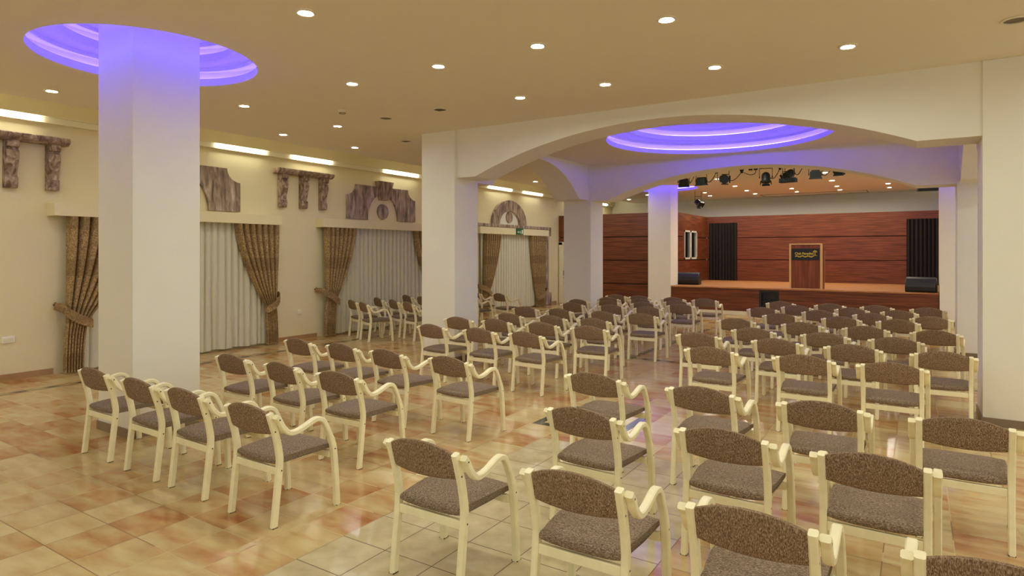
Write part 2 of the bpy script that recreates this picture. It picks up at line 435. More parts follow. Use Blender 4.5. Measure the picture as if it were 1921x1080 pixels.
b = MB(); b.box(-3.80, -3.27, 19.06, 19.08, .1, .715); b.box(-3.80, -3.74, 18.955, 19.06, .1, .715); b.box(-3.30, -3.27, 18.955, 19.06, .1, .715); b.box(-3.74, -3.30, 18.955, 19.06, .66, .715); b.box(-3.74, -3.30, 18.98, 19.06, .40, .43)
rel(b.build('access_hatch', M['black']), st)['label'] = 'black opening in the stage front'

# side window on the stage wall
w = empty('window_1', (XS, 21.47, 2.05)); struct(w, 'small white window in the wood wall beside the stage')
b = MB()
y0, y1, z0, z1 = 20.77, 22.17, 1.57, 2.54; f = .055
for a in ((y0, y1, z0, z0+f), (y0, y1, z1-f, z1), (y0, y0+.05, z0, z1), (y1-f, y1, z0, z1), (21.38, 21.52, z0, z1)): b.box(XS-.05, XS+.02, *a)
rel(b.build('window_frame', M['winframe']), w)
for ya, yb in ((y0+.05, 21.38), (21.52, y1-f)):
    b = MB(); b.box(XS-.04, XS-.03, ya, yb, z0+f, z1-f); rel(b.build('window_pane', M['glass']), w)
b = MB(); b.box(XS, XS+.03, 21.42, 21.46, 1.98, 2.1); rel(b.build('window_handle', M['white']), w)

# door
d = empty('door_1', (-10.2, YP, 0)); struct(d, 'white door beside the curtains with dark handle')
b = MB(); b.box(-10.75, -10.60, YP-.03, YP+.05, 0, 2.16); b.box(-9.72, -9.62, YP-.03, YP+.05, 0, 2.16); b.box(-10.75, -9.62, YP-.03, YP+.05, 2.06, 2.17); rel(b.build('door_frame', M['white'], bevel=.008), d)
b = MB(); b.box(-10.60, -9.72, YP-.005, YP+.04, .01, 2.06)
for z0, z1 in ((.15, .95), (1.15, 1.92)): b.box(-10.46, -9.86, YP-.018, YP-.005, z0, z1)
rel(b.build('door_leaf', M['white'], bevel=.01), d)
b = MB(); b.box(-10.57, -10.51, YP-.02, YP-.005, .98, 1.16); b.tube([(-10.54, YP-.01, 1.1), (-10.54, YP-.06, 1.1), (-10.42, YP-.06, 1.1)], .011); b.lathe([(0.001, 0), (.025, 0), (.025, .015), (.001, .015)], (-10.54, YP-.005, .90), 12, axis=Matrix.Rotation(PI/2, 3, 'X'))
rel(b.build('door_handle', M['steel']), d)

# ------------------------------------------------------------------ cove lighting battens along the left wall
ba = []
segs = [(2.2, 4.0), (5.2, 6.0), (6.75, 7.75), (8.4, 9.4), (11.05, 12.2), (13.0, 14.0), (15.4, 16.6), (17.35, 18.5), (20.2, 21.4), (22.6, 23.8), (-.6, .8)]
cv = empty('cove_batten', (XW, 10, 3.73)); tag(cv, 'long cream lighting ledge with fluorescent tubes high on the curtain wall', 'light')
b = MB(); b.box(XW+.001, XW+.085, YF, YB-.01, 3.69, 3.775); b.box(XW+.001, XW+.132, YF, YB-.01, 3.776, 3.786); rel(b.build('ledge', M['white']), cv)  # thin top cap added to shade the wall above the tubes
for a, c in segs:
    t = MB(); t.tube([(XW+.116, a, 3.735), (XW+.116, c, 3.735)], .024, 10); rel(t.build('tube', M['tube'], smooth=True), cv)['label'] = 'lit fluorescent tube'

# ------------------------------------------------------------------ downlights, vents
def make_downlight(rad, lens):
    e = empty('downlight')
    b = MB(); r = rad
    b.lathe([(r*.80, -.001), (r*.80, -.010), (r*.92, -.014), (r*1.18, -.006), (r*1.2, -.001)], n=24); b.build('trim_ring', M['trim'], e, smooth=True)
    b = MB(); b.disc((0, 0, -.006), r*.80, 20); b.build('lens', lens, e, recalc=False)
    return e
proto = make_downlight(.072, M['lens']); proto_s = make_downlight(.075, M['stagelens'])
used = {}
def put_light(x, y, label, group, pr):
    o = pr if id(pr) not in used else copy_tree(pr); used[id(pr)] = 1
    o.location = (x, y, H); o['label'] = label; o['category'] = 'ceiling light'; o['group'] = group
ords = ['first', 'second', 'third', 'fourth', 'fifth', 'sixth', 'seventh', 'eighth']
rows_l = [(3.50, [(-9.01, 'lit round downlight between the nearest column and the curtain wall'), (-4.29, 'lit round downlight at the top edge right of the nearest column')]),
          (5.27, [(-7.72, 'lit round downlight just right of the nearest column cove'), (-5.63, None), (-4.32, None), (-3.09, None), (-1.81, None)]),
          (6.91, [(-9.04, None), (-7.71, None), (-4.31, None), (-3.12, None), (-1.84, None), (-.57, None)]),
          (8.50, [(-9.01, 'lit round downlight nearest the curtain wall beside the second column')]),
          (15.33, [(-9.06, 'lit round downlight seen under the left arch of the bay')])]
for y, xs in rows_l:
    for i, (x, lb) in enumerate(xs):
        if lb is None:
            lb = ('lit round ceiling downlight, %s from left in its row across mid ceiling' % ords[i]) if y < 6 else ('lit round ceiling downlight, %s from left in the row nearest the arch' % ords[i])
        put_light(x, y, lb, 'round downlights over the seating', proto)
for y in (3.5, 1.75, 0.0, -2.4):           # unseen downlights added for even light, on an assumed grid
    for x in ((-3.09, -1.81, -.57, 2.2, 4.2) if y > 3 else ((-9.0, -7.72, -3.09, -.57, 2.2, 4.2) if y == 0 else (-9.0, -3.09, -.57, 2.2, 4.2))):
        put_light(x, y, 'added unseen downlight beyond the top edge of the view', 'added fill downlights outside the view', proto)
for y in (5.27, 6.91, 8.5, 10.2, 11.9, 13.6, 15.33, 17.0): 
    for x in (2.0, 3.3, 4.6): put_light(x, y, 'added fill downlight of the right aisle outside the view', 'added fill downlights outside the view', proto)  # unseen downlights added to brighten the right side of the hall
for x, y in ((-4.32, 14.75), (-3.1, 14.75), (-1.84, 14.75), (-.57, 14.75), (-9.04, 17.0), (-9.04, 18.7), (-7.72, 15.33), (-7.72, 17.0), (-7.72, 18.7)):
    put_light(x, y, 'added fill downlight hidden behind the far arch', 'added fill downlights behind the far arch', proto)  # added out of sight to light the stage front, floor and panelling
sl = [(-4.58, 17.45), (-1.95, 17.5), (-4.62, 19.62), (-2.0, 19.55), (-5.97, 21.2), (-4.64, 21.26), (-3.31, 21.31), (-2.04, 21.28), (-.72, 21.26), (-6.15, 22.5), (-4.65, 22.56), (-3.34, 22.54), (-2.08, 22.58), (-.73, 22.58), (-9.14, 22.4), (-7.88, 20.98)]
rowname = {17: 'behind the hanging spotlights', 19: 'over the stage front', 20: 'over the wood panelling by the stage column', 21: 'in the middle stage row', 22: 'in the rear stage row'}
cnt = {}
for x, y in sorted(sl, key=lambda p: (int(p[1]), p[0])):
    k = int(y); cnt[k] = cnt.get(k, 0)+1
    put_light(x, y, 'small lit ceiling downlight, %s from left %s' % (ords[cnt[k]-1], rowname[k]), 'downlights over the stage', proto_s)

def vent(x, y, r, label, cat, name, kind):
    e = empty(name, (x, y, H)); tag(e, label, cat)
    b = MB()
    if kind == 'detector':
        b.lathe([(.001, -.045), (r*.6, -.045), (r*.8, -.03), (r, -.012), (r, -.001)], n=20); b.build('housing', M['trim'], e, smooth=True)
        b = MB(); b.lathe([(r*.55, -.046), (r*.75, -.05), (r*.75, -.044)], n=20); b.build('sensor_ring', M['grey'], e)
    else:
        b.lathe([(r*.82, -.003), (r*.84, -.013), (r, -.009), (r*1.02, -.001)], n=24); b.build('rim', M['trim'], e, smooth=True)
        b = MB(); b.disc((0, 0, -.004), r*.83, 24); b.k = 0
        if kind == 'grille':
            for q in range(-3, 4): b.box(q*r*.2-.004, q*r*.2+.004, -r*.6, r*.6, -.010, -.004)
        b.build('grille', M['grey'], e, recalc=False)
vent(-6.66, 6.90, .105, 'plain round ceiling speaker left of the slotted vent', 'ceiling speaker', 'ceiling_speaker', 'disc')
vent(-5.62, 6.89, .105, 'round slotted ceiling vent in the downlight row nearest the arch', 'vent', 'ceiling_vent', 'grille')
vent(-7.72, 8.51, .10, 'round ceiling vent beside the second column', 'vent', 'ceiling_vent', 'grille')
vent(.71, 6.91, .105, 'dark unlit recessed downlight at the top right corner', 'vent', 'ceiling_vent', 'disc')  # recessed downlight, switched off, made with the vent disc
vent(-6.80, 6.18, .06, 'small white smoke detector between the ceiling lights', 'smoke detector', 'smoke_detector', 'detector')
e = empty('ceiling_slot_panel', (-3.0, 23.6, H)); tag(e, 'long rectangular ceiling panel outline above the stage', 'ceiling panel')
b = MB(); x0, x1, y0, y1 = -4.62, -1.36, 23.15, 24.05
for a in ((x0, x1, y0, y0+.03), (x0, x1, y1-.03, y1), (x0, x0+.03, y0, y1), (x1-.03, x1, y0, y1)): b.box(*a, H-.008, H-.001)
rel(b.build('frame', M['grey']), e)
b = MB(); b.box(x0+.03, x1-.03, y0+.03, y1-.03, H-.004, H-.001); rel(b.build('panel', M['ceiling']), e)

# ------------------------------------------------------------------ chairs
def sweep(b, path, t, x0, x1, ch=.006, k=0):
    """rectangular section swept along a y-z path; t half thickness (float or list)"""
    P = [Vector((0, p[0], p[1])) for p in path]; rings = []
    for i, p in enumerate(P):
        tg = (P[min(i+1, len(P)-1)]-P[max(i-1, 0)]).normalized(); n = Vector((0, -tg.z, tg.y))
        h = t[i] if isinstance(t, list) else t
        ring = []
        for xx, nn in ((x0+ch, -h), (x1-ch, -h), (x1, -h+ch), (x1, h-ch), (x1-ch, h), (x0+ch, h), (x0, h-ch), (x0, -h+ch)):
            q = p+n*nn; ring.append((xx, q.y, q.z))
        rings.append(ring)
    b.loops(rings, k=k)
def bolt(b, x, y, z, s):
    n = 8; r = .0055
    b.add([(x, y+r*math.cos(2*PI*j/n), z+r*math.sin(2*PI*j/n)) for j in range(n)], [tuple(range(n))], 1)
def make_chair():
    e = empty('armchair')
    post = [(v.x, v.y) for v in catmull([(.012, 0, 0), (.036, .21, 0), (.056, .40, 0), (.054, .47, 0), (.033, .58, 0), (.006, .67, 0), (-.020, .752, 0)], 5)]
    arm = [(v.x, v.y) for v in catmull([(-.004, .735, 0), (.024, .705, 0), (.045, .665, 0), (.085, .618, 0), (.13, .602, 0), (.20, .612, 0), (.285, .642, 0), (.34, .648, 0), (.385, .622, 0), (.425, .55, 0), (.458, .47, 0), (.476, .40, 0), (.494, .22, 0), (.506, 0, 0)], 5)]
    for s in (-1, 1):
        b = MB(); xa, xb = sorted((s*.214, s*.250)); sweep(b, post, .0215, xa, xb)
        for y, z in ((.012, .63), (.06, .365)): bolt(b, s*.2505, y, z, s)
        b.box(xa, xb, post[0][0]-.02, post[0][0]+.02, -.0, .006, 2)
        b.build('rear_leg', [M['chairwood'], M['bolt'], M['rubber']], e, smooth=True)
    for s in (-1, 1):
        b = MB(); xa, xb = sorted((s*.2505, s*.292)); sweep(b, arm, [.0165 if p[1] > .5 else .020 for p in arm], xa, xb)
        for y, z in ((.016, .712), (.474, .41)): bolt(b, s*.2925, y, z, s)
        b.box(xa, xb, arm[-1][0]-.02, arm[-1][0]+.02, 0, .006, 2)
        o = b.build('arm_leg', [M['chairwood'], M['bolt'], M['rubber']], e, smooth=True)
    b = MB(); b.box(-.214, .214, .040, .066, .332, .382); b.build('rear_rail', M['chairwood'], e, bevel=.004)
    b = MB(); b.box(-.2505, .2505, .452, .478, .345, .390); b.build('front_rail', M['chairwood'], e, bevel=.004)
    # backrest pad
    b = MB(); rings = []; NU = 14
    for i in range(NU+1):
        u = -1+2*i/NU; x = u*.2145
        zt = .748+.052*(1-abs(u)**2.1); zb = .607-.014*(1-u*u)
        zc, hz = (zt+zb)/2, (zt-zb)/2
        ring = []
        for j in range(16):
            a = 2*PI*j/16; ca, sa = math.cos(a), math.sin(a)
            dy = math.copysign(abs(ca)**.55, ca)*.017; dz = math.copysign(abs(sa)**.45, sa)*hz
            z = zc+dz; y = .026-(z-.60)*.27-.022*(1-u*u)+dy
            ring.append((x, y, z))
        rings.append(ring)
    b.loops(rings); b.build('backrest', M['fabric'], e, smooth=True)
    # seat pad
    b = MB(); rings = []
    for i in range(NU+1):
        u = -1+2*i/NU; edge = 1-abs(u)**4.5
        ring = []
        for j in range(28):
            a = 2*PI*j/28; ca, sa = math.cos(a), math.sin(a)
            fy = math.copysign(abs(ca)**.35, ca); fz = math.copysign(abs(sa)**.62, sa)
            y = .282+fy*(.238+.012*(1-u*u)); t = (y-.04)/.5
            hz = (.037-.011*min(1, max(0, t)))*(.62+.38*edge)
            zc = .417+.012*math.sin(min(1, max(0, t))*PI*.9)-.010*(1-u*u)*math.sin(t*PI)
            ring.append((u*(.2135+.022*min(1, max(0, (t-.12)*4))), y, zc+fz*hz))
        rings.append(ring)
    b.loops(rings); b.build('seat', M['seatfab'], e, smooth=True)
    return e
chair0 = make_chair(); first = [True]
def put_chair(x, y, deg, label, group):
    o = chair0 if first[0] else copy_tree(chair0); first[0] = False
    o.location = (x, y, 0); o.rotation_euler = (0, 0, math.radians(deg)); o['label'] = label; o['category'] = 'chair'; o['group'] = group
LEFT = [[(-6.07, 2.69, 0), (-5.27, 2.66, -1), (-4.59, 2.65, -1.4), (-3.77, 2.62, -.4)],
        [(-5.72, 3.78, 0), (-4.92, 3.75, -3.5), (-4.14, 3.72, .5)],
        [(-6.11, 4.89, -3.4), (-5.37, 4.88, -3.5), (-4.65, 4.84, -5), (-3.83, 4.84, -4)],
        [(-5.74, 6.86, -3.7), (-4.92, 6.86, -3.5), (-4.19, 6.86, -5.5)],
        [(-6.04, 7.86, 1), (-5.37, 7.93, -3), (-4.57, 7.92, 0), (-3.80, 7.88, 1)],
        [(-5.71, 8.81, -2.8), (-4.93, 8.86, -3.5), (-4.19, 8.85, 0)],
        [(-6.13, 10.0, 2), (-5.41, 10.0, -4), (-4.55, 9.97, -4), (-3.85, 9.96, 1)],
        [(-5.84, 11.35, -4), (-4.99, 11.34, 0), (-4.22, 11.25, 3)],
        [(-6.14, 12.2, -4), (-5.48, 12.3, -4), (-4.68, 12.25, -2), (-3.90, 12.19, 0)],
        [(-5.85, 13.13, -2), (-5.08, 13.1, -2), (-4.25, 13.0, 1)],
        [(-6.09, 14.12, -3), (-5.45, 13.98, -2), (-4.62, 13.9, 0), (-3.91, 13.9, 2)]]
RIGHT = [[(-2.25, 2.62, -.2), (-1.34, 2.62, .2), (-.56, 2.62, -1), (.24, 2.62, -2)],
         [(-1.84, 3.71, -3.1), (-.94, 3.71, -1.9), (-.19, 3.66, -1.3)],
         [(-2.28, 4.83, -3.2), (-1.37, 4.78, -4.2), (-.55, 4.75, 0), (.24, 4.75, -.7)],
         [(-1.86, 6.82, -2.1), (-.95, 6.79, -.7), (-.20, 6.76, -1.4)],
         [(-2.33, 7.97, -1.3), (-1.39, 7.90, -3.5), (-.60, 7.84, -2.4), (.22, 7.79, 1)],
         [(-1.85, 8.86, -.9), (-.98, 8.81, -5), (-.22, 8.77, -4)],
         [(-2.34, 9.98, 2), (-1.40, 9.93, -3.5), (-.60, 9.89, -1.7), (.20, 9.84, -5)],
         [(-1.90, 11.17, 2), (-1.01, 11.15, -4), (-.25, 11.12, -1.6)],
         [(-2.39, 12.25, -3), (-1.44, 12.17, -.6), (-.64, 12.06, -5), (.18, 11.93, 0)],
         [(-1.93, 13.04, -4), (-1.01, 13.03, -5), (-.27, 12.89, -5)],
         [(-2.37, 13.92, 0), (-1.45, 13.84, -3), (-.65, 13.86, -4), (.16, 13.80, -5)]]
ord11 = ['front', 'second', 'third', 'fourth', 'fifth', 'sixth', 'seventh', 'eighth', 'ninth', 'tenth', 'last']
for side, rows in (('left', LEFT), ('right', RIGHT)):
    for i, row in enumerate(rows):
        for j, (x, y, dg) in enumerate(row):
            pos = ['leftmost', 'second from left', 'third from left', 'rightmost'][j] if len(row) == 4 else ['leftmost', 'middle', 'rightmost'][j]
            rown = 'row nearest the camera' if i == 0 else ('row nearest the stage' if i == 10 else '%s row from the camera' % ord11[i])
            put_chair(x, y, dg, 'brown cushioned armchair, %s in the %s, %s seating block' % (pos, rown, side), 'armchairs in the %s seating block' % side)
ND = [(-10.06, 9.43, 'back left of the cluster by the second curtained window'), (-9.42, 9.13, 'closest to the camera by the second curtained window'),
      (-10.10, 10.23, 'second row left, cluster by the second curtained window'), (-9.40, 9.98, 'second row middle, cluster by the second curtained window'),
      (-8.76, 9.72, 'second row right, cluster by the second curtained window'), (-10.17, 11.25, 'last row left, cluster by the second curtained window'),
      (-9.50, 11.02, 'half hidden by the second column, cluster by the window')]
for i, (x, y, lb) in enumerate(ND): put_chair(x, y, (-21, -23, -22, -22, -22, -20, -20)[i], 'brown armchair %s' % lb, 'spare armchairs by the second curtained window')
put_chair(-8.64, 12.90, -16, 'brown armchair facing the curtained doorway, rightmost beside the second column', 'spare armchairs near the curtained doorway')
put_chair(-9.53, 13.06, -14, 'brown armchair mostly hidden behind the second column, by the curtained doorway', 'spare armchairs near the curtained doorway')
put_chair(-8.86, 11.96, -12, 'brown armchair half hidden by the second column, in front of the doorway pair', 'spare armchairs near the curtained doorway')

# ------------------------------------------------------------------ curtain wall: pelmets, drapes, sheers
XD = XW+.13
def pelmet(y0, y1, lb, z0=2.335, z1=2.525):
    b = MB(); X1 = XW+.255
    b.box(X1-.02, X1, y0, y1, z0, z1); b.box(XW+.002, X1-.02, y0, y0+.02, z0, z1); b.box(XW+.002, X1-.02, y1-.02, y1, z0, z1); b.box(XW+.002, X1-.02, y0+.02, y1-.02, z1-.02, z1)
    return tag(b.build('pelmet', M['wall'], bevel=.004), lb, 'pelmet', 'cream curtain pelmets')
def sheer(y0, y1, lb, n):
    b = MB(); rows = []; cols = n*14
    rg = random.Random(int(y0*10)); ph = [rg.uniform(-.35, .35) for _ in range(n+2)]; am = [rg.uniform(.6, 1.2) for _ in range(n+2)]
    for i in range(15):
        t = i/14; z = 2.36+(.035-2.36)*t; row = []
        for j in range(cols+1):
            s = j/cols*n; k = int(s); fr = s-k
            a = am[k]*(1-fr)+am[k+1]*fr; p = ph[k]*(1-fr)+ph[k+1]*fr
            yy = y0+(y1-y0)*j/cols+.018*math.sin(s*3.7+t*2.0)*t
            w_ = 1-2*(1-abs(math.sin(PI*s+.5*p*(1+t*1.5))))**1.6
            row.append((XW+.075+.030*a*w_, yy, z+(.012*math.sin(s*1.9) if i == 14 else 0)))
        rows.append(row)
    b.sheet(rows); return tag(b.build('sheer_curtain', M['sheer'], smooth=True), lb, 'curtain', 'pale sheer curtains')
def drape(top, waist, bot, zw, hook_y, lb, n=7, ztop=2.36, gr='gold brown tied back drapes'):
    """gathered drape; (outer,inner) y pairs at top, waist and hem"""
    e = empty('drape', (XD+.05, (bot[0]+bot[1])/2, 0)); tag(e, lb, 'curtain', gr)
    b = MB(); rows = []; cols = n*16
    NZ = 26
    for i in range(NZ+1):
        z = ztop+(.02-ztop)*i/NZ
        if z > zw:
            q = (ztop-z)/(ztop-zw); fo = q**1.6; fi = q**1.55
            yo = top[0]+(waist[0]-top[0])*fo; yi = top[1]+(waist[1]-top[1])*fi
        else:
            q = (zw-z)/(zw-.02); q = math.sin(q*PI/2)**.7
            yo = waist[0]+(bot[0]-waist[0])*q; yi = waist[1]+(bot[1]-waist[1])*q
        wd = abs(yi-yo)/abs(top[1]-top[0]); amp = .026+.036*min(1, wd)
        near = math.exp(-((z-zw)/.12)**2)
        row = []
        for j in range(cols+1):
            s = j/cols
            x = XD+.062+amp*(1-2*(1-abs(math.sin(PI*n*s)))**2.0)*(1-.5*near)+.05*near*math.sin(PI*s)
            row.append((x, yo+(yi-yo)*s, z))
        rows.append(row)
    b.sheet(rows); rel(b.build('cloth', M['drape'], smooth=True), e)
    # tieback band looping from a wall hook round the gathered waist
    sgn = 1 if hook_y > waist[0] else -1
    y0, y1 = waist
    path = [(XW+.02, hook_y, zw+.22), (XD+.09, hook_y-sgn*.02, zw+.20), (XD+.16, y0, zw+.12), (XD+.185, (y0+y1)/2, zw+.02), (XD+.15, y1-sgn*.015, zw-.05), (XD+.05, y1-sgn*.02, zw-.03)]
    P = catmull(path, 5); rings = []
    for i, p in enumerate(P):
        t = (P[min(i+1, len(P)-1)]-P[max(i-1, 0)]).normalized(); nrm = t.cross(Vector((0, 0, 1))).normalized()
        hgt = .048+.03*math.sin(PI*i/(len(P)-1))
        rings.append([p+nrm*a+Vector((0, 0, c)) for a, c in ((-.006, -hgt), (.006, -hgt), (.006, hgt), (-.006, hgt))])
    b = MB(); b.loops(rings); rel(b.build('tieback', M['drape'], smooth=True), e)
    b = MB(); b.tube([(XW+.001, hook_y, zw+.24), (XW+.05, hook_y, zw+.24), (XW+.055, hook_y, zw+.28)], .012, 8); rel(b.build('hook', M['steel']), e)
    return e
pelmet(4.12, 8.02, 'cream box pelmet over the nearest curtained window')
sheer(4.40, 7.85, 'pale pleated sheer curtain of the window behind the nearest column', 26)
drape((4.32, 5.42), (4.30, 4.60), (4.27, 4.53), .78, 4.21, 'gold brown drape tied back left of the nearest column')
drape((8.0, 7.06), (7.93, 7.70), (7.97, 7.72), .76, 8.0, 'gold brown drape tied back just right of the nearest column')
pelmet(9.06, 12.98, 'cream box pelmet over the window left of the second column')
sheer(9.3, 12.8, 'pale pleated sheer curtain behind the cluster of spare armchairs', 26)
drape((9.16, 10.02), (9.20, 9.46), (9.15, 9.42), .78, 9.03, 'gold brown drape tied back left of the spare armchairs')
drape((12.92, 11.98), (12.84, 12.6), (12.88, 12.62), .78, 13.0, 'gold brown drape edge showing at the left of the second column')
pelmet(14.72, 18.72, 'cream box pelmet with exit sign over the curtained doorway', 2.345, 2.545)
sheer(15.0, 18.5, 'pale pleated sheer curtain of the framed doorway', 24)
drape((15.06, 15.86), (15.0, 15.26), (14.96, 15.22), .62, 14.72, 'gold brown drape at the left of the framed doorway')
drape((18.60, 17.62), (18.50, 18.00), (18.46, 18.0), .34, 18.66, 'gold brown drape hanging at the right of the framed doorway')

# doorway surround
e = empty('doorway_surround', (XW, 16.57, 0)); tag(e, 'marbled brown doorway frame with arch and round boss', 'door frame')
b = MB(); b.box(XW+.001, XW+.09, 14.02, 14.62, 0, 2.56); rel(b.build('jamb', M['marble'], bevel=.01), e)
b = MB(); b.box(XW+.001, XW+.09, 18.62, 19.0, 0, 2.56); rel(b.build('jamb', M['marble'], bevel=.01), e)
b = MB(); b.box(XW+.001, XW+.15, 18.60, 19.12, 0, .42); rel(b.build('jamb_foot', M['marble'], bevel=.03), e)
b = MB(); b.box(XW+.001, XW+.15, 13.9, 14.64, 0, .42); rel(b.build('jamb_foot', M['marble'], bevel=.03), e)
b = MB(); b.box(XW+.001, XW+.12, 13.9, 19.13, 2.565, 2.66); b.box(XW+.001, XW+.12, 18.98, 19.13, 2.36, 2.565); rel(b.build('lintel', M['marble'], bevel=.015), e)
b = MB(); rings = []
for i in range(33):
    a = PI*i/32; ca, sa = math.cos(a), math.sin(a)
    ro, ri, zo, zi = .98, .58, .76, .43
    rings.append([(XW+.001, 16.57+ro*ca, 2.661+zo*sa), (XW+.085, 16.57+ro*ca, 2.661+zo*sa), (XW+.085, 16.57+ri*ca, 2.661+zi*sa), (XW+.001, 16.57+ri*ca, 2.661+zi*sa)])
b.loops(rings); rel(b.build('arch', M['marble'], smooth=True), e)
b = MB(); b.prism([(16.57+.58*math.cos(PI*i/24), 2.661+.43*math.sin(PI*i/24)) for i in range(25)], lambda y, z, d: (d, y, z), XW+.001, XW+.012); rel(b.build('arch_panel', M['plaster']), e)['label'] = 'white half round panel'
b = MB(); b.lathe([(.001, .05), (.12, .05), (.17, .035), (.18, 0)], (XW+.013, 16.59, 2.89), 28, axis=Matrix.Rotation(PI/2, 3, 'Y')); rel(b.build('boss', M['marble'], smooth=True), e)
# exit sign
e = empty('exit_sign', (XW+.256, 16.85, 2.44)); tag(e, 'small green exit sign on the doorway pelmet', 'sign')
b = MB(); b.box(XW+.2555, XW+.275, 16.62, 17.03, 2.355, 2.545); rel(b.build('sign_plate', M['green']), e)
b = MB(); X = XW+.2765
def quad(pts): b.add([(X, 16.62+.41*a, 2.355+.19*c) for a, c in pts], [tuple(range(len(pts)))])
quad([(.74, .15), (.92, .15), (.92, .8), (.74, .8)])
quad([(.50, .50), (.60, .50), (.60, .62), (.50, .62)])
quad([(.12, .42), (.30, .58), (.30, .48), (.42, .48), (.42, .36), (.30, .36), (.30, .26)])
quad([(.47, .2), (.52, .2), (.60, .48), (.52, .48)]); quad([(.60, .2), (.66, .2), (.60, .4), (.55, .4)])
b2 = rel(b.build('pictogram', M['signwhite'], recalc=False), e)

# shelf brackets
def make_bracket():
    e = empty('wall_bracket')
    b = MB(); prof = [(.001, 3.372), (.15, 3.372), (.20, 3.40), (.225, 3.43), (.225, 3.465), (.21, 3.48), (.001, 3.48)]
    b.prism(prof, lambda x, z, d: (x, d, z-3.4), -.69, .69); b.build('shelf', M['marblediag'], e, bevel=.008)
    pr = [(.001, 3.371), (.165, 3.371), (.172, 3.33), (.165, 3.285), (.118, 3.272), (.118, 3.25), (.15, 3.235), (.158, 3.18), (.146, 3.10), (.112, 3.0), (.09, 2.93), (.082, 2.87), (.115, 2.855), (.12, 2.80), (.108, 2.725), (.09, 2.705), (.001, 2.705)]
    for y in (-.51, 0, .51):
        b = MB(); b.prism(pr, lambda x, z, d: (x, d, z-3.4), y-.075, y+.075); b.build('corbel', M['marblediag'], e, bevel=.006)
    return e
br = make_bracket(); br.location = (XW, 3.66, 3.40); tag(br, 'marbled bracket shelf with corbels left of the nearest column', 'wall moulding', 'marbled bracket mouldings')
b2 = copy_tree(br); b2.location = (XW, 8.69, 3.40); b2['label'] = 'marbled bracket shelf with three corbels right of the nearest column'

# window crests
def make_crest():
    e = empty('window_crest')
    b = MB(); out = [(-1.13, 0), (-1.13, .54)]
    for k in range(9):
        a = PI/2*k/8; out.append((-.87-.26*math.cos(a)+0.0, .79-.25*(1-math.sin(a))**1.0) if False else (-1.13+.27*math.sin(a), .79-.25*math.cos(a)))
    right = [(-y, z) for y, z in reversed(out)]
    inner = [(.51*math.cos(PI*k/32), .62*math.sin(PI*k/32)) for k in range(33)]
    # strips between the inner arch and the outline
    outer = out+right
    def sample(pl, t):
        ds = [0]
        for i in range(1, len(pl)): ds.append(ds[-1]+math.hypot(pl[i][0]-pl[i-1][0], pl[i][1]-pl[i-1][1]))
        d = t*ds[-1]
        for i in range(1, len(pl)):
            if d <= ds[i]+1e-9:
                f = (d-ds[i-1])/max(1e-9, ds[i]-ds[i-1]); return (pl[i-1][0]+f*(pl[i][0]-pl[i-1][0]), pl[i-1][1]+f*(pl[i][1]-pl[i-1][1]))
        return pl[-1]
    poly = outer+[(y, z) for y, z in inner]        # outline left to right, then inner arch right to left
    b.prism(poly, lambda y, z, d: (d, y, z), .001, .06)
    o = b.build('crest_board', M['marble'], e)
    bm = bmesh.new(); bm.from_mesh(o.data); bmesh.ops.triangulate(bm, faces=[f for f in bm.faces if len(f.verts) > 4]); bm.to_mesh(o.data); bm.free()
    b = MB()
    z0, z1 = .48, .92
    b.add([(.001, -.12, z0), (.13, -.12, z0), (.13, .12, z0), (.001, .12, z0), (.001, -.24, z1), (.17, -.24, z1), (.17, .24, z1), (.001, .24, z1)],
          [(0, 1, 2, 3), (4, 5, 6, 7), (0, 1, 5, 4), (1, 2, 6, 5), (2, 3, 7, 6), (3, 0, 4, 7)])
    b.build('keystone', M['marble'], e, bevel=.008)
    b = MB(); b.lathe([(.001, .05), (.13, .05), (.175, .038), (.19, 0)], (.001, .02, .205), 28, axis=Matrix.Rotation(PI/2, 3, 'Y')); b.build('boss', M['marble'], e, smooth=True)
    return e
cr = make_crest(); cr.location = (XW, 11.03, 2.56); tag(cr, 'marbled arched crest with keystone, fully visible left of the second column', 'wall moulding', 'marbled window crests')
c2 = copy_tree(cr); c2.location = (XW, 6.11, 2.56); c2['label'] = 'marbled arched crest half hidden behind the nearest column'

# sockets
def socket(y, z, w, lb):
    e = empty('wall_socket', (XW, y, z)); tag(e, lb, 'socket')
    b = MB(); b.box(.001, .022, -w/2, w/2, -.045, .045); b.build('plate', M['switch'], e, bevel=.004)
    b = MB(); b.box(.022, .025, -w/2+.014, w/2-.014, -.03, .02); b.build('socket_face', M['white'], e)
socket(3.65, .57, .15, 'double wall socket low on the left wall near the camera')
socket(8.62, .57, .09, 'small wall socket between the two curtained windows')

# ------------------------------------------------------------------ stage furniture
def black_curtain(x0, x1, z0, z1, lb, n):
    b = MB(); rows = []; cols = n*8
    rg = random.Random(int(x0*7)); ph = [rg.uniform(-.8, .8) for _ in range(n+2)]
    for i in range(7):
        t = i/6; row = []
        for j in range(cols+1):
            s = j/cols*n; k = int(s); p = ph[k]*(1-s+k)+ph[k+1]*(s-k)
            row.append((x0+(x1-x0)*j/cols, YS-.05+.034*math.cos(2*PI*s+p)+.012*math.sin(s*1.3), z1+(z0-z1)*t))
        rows.append(row)
    b.sheet(rows); return tag(b.build('stage_curtain', M['blackcloth'], smooth=True), lb, 'curtain', 'black curtains at the back of the stage')
black_curtain(-6.45, -5.47, ZS+.012, 2.86, 'black pleated curtain at the left of the stage back wall', 9)
black_curtain(-.28, .9, ZS+.012, 2.84, 'black pleated curtain at the right of the stage back wall', 11)

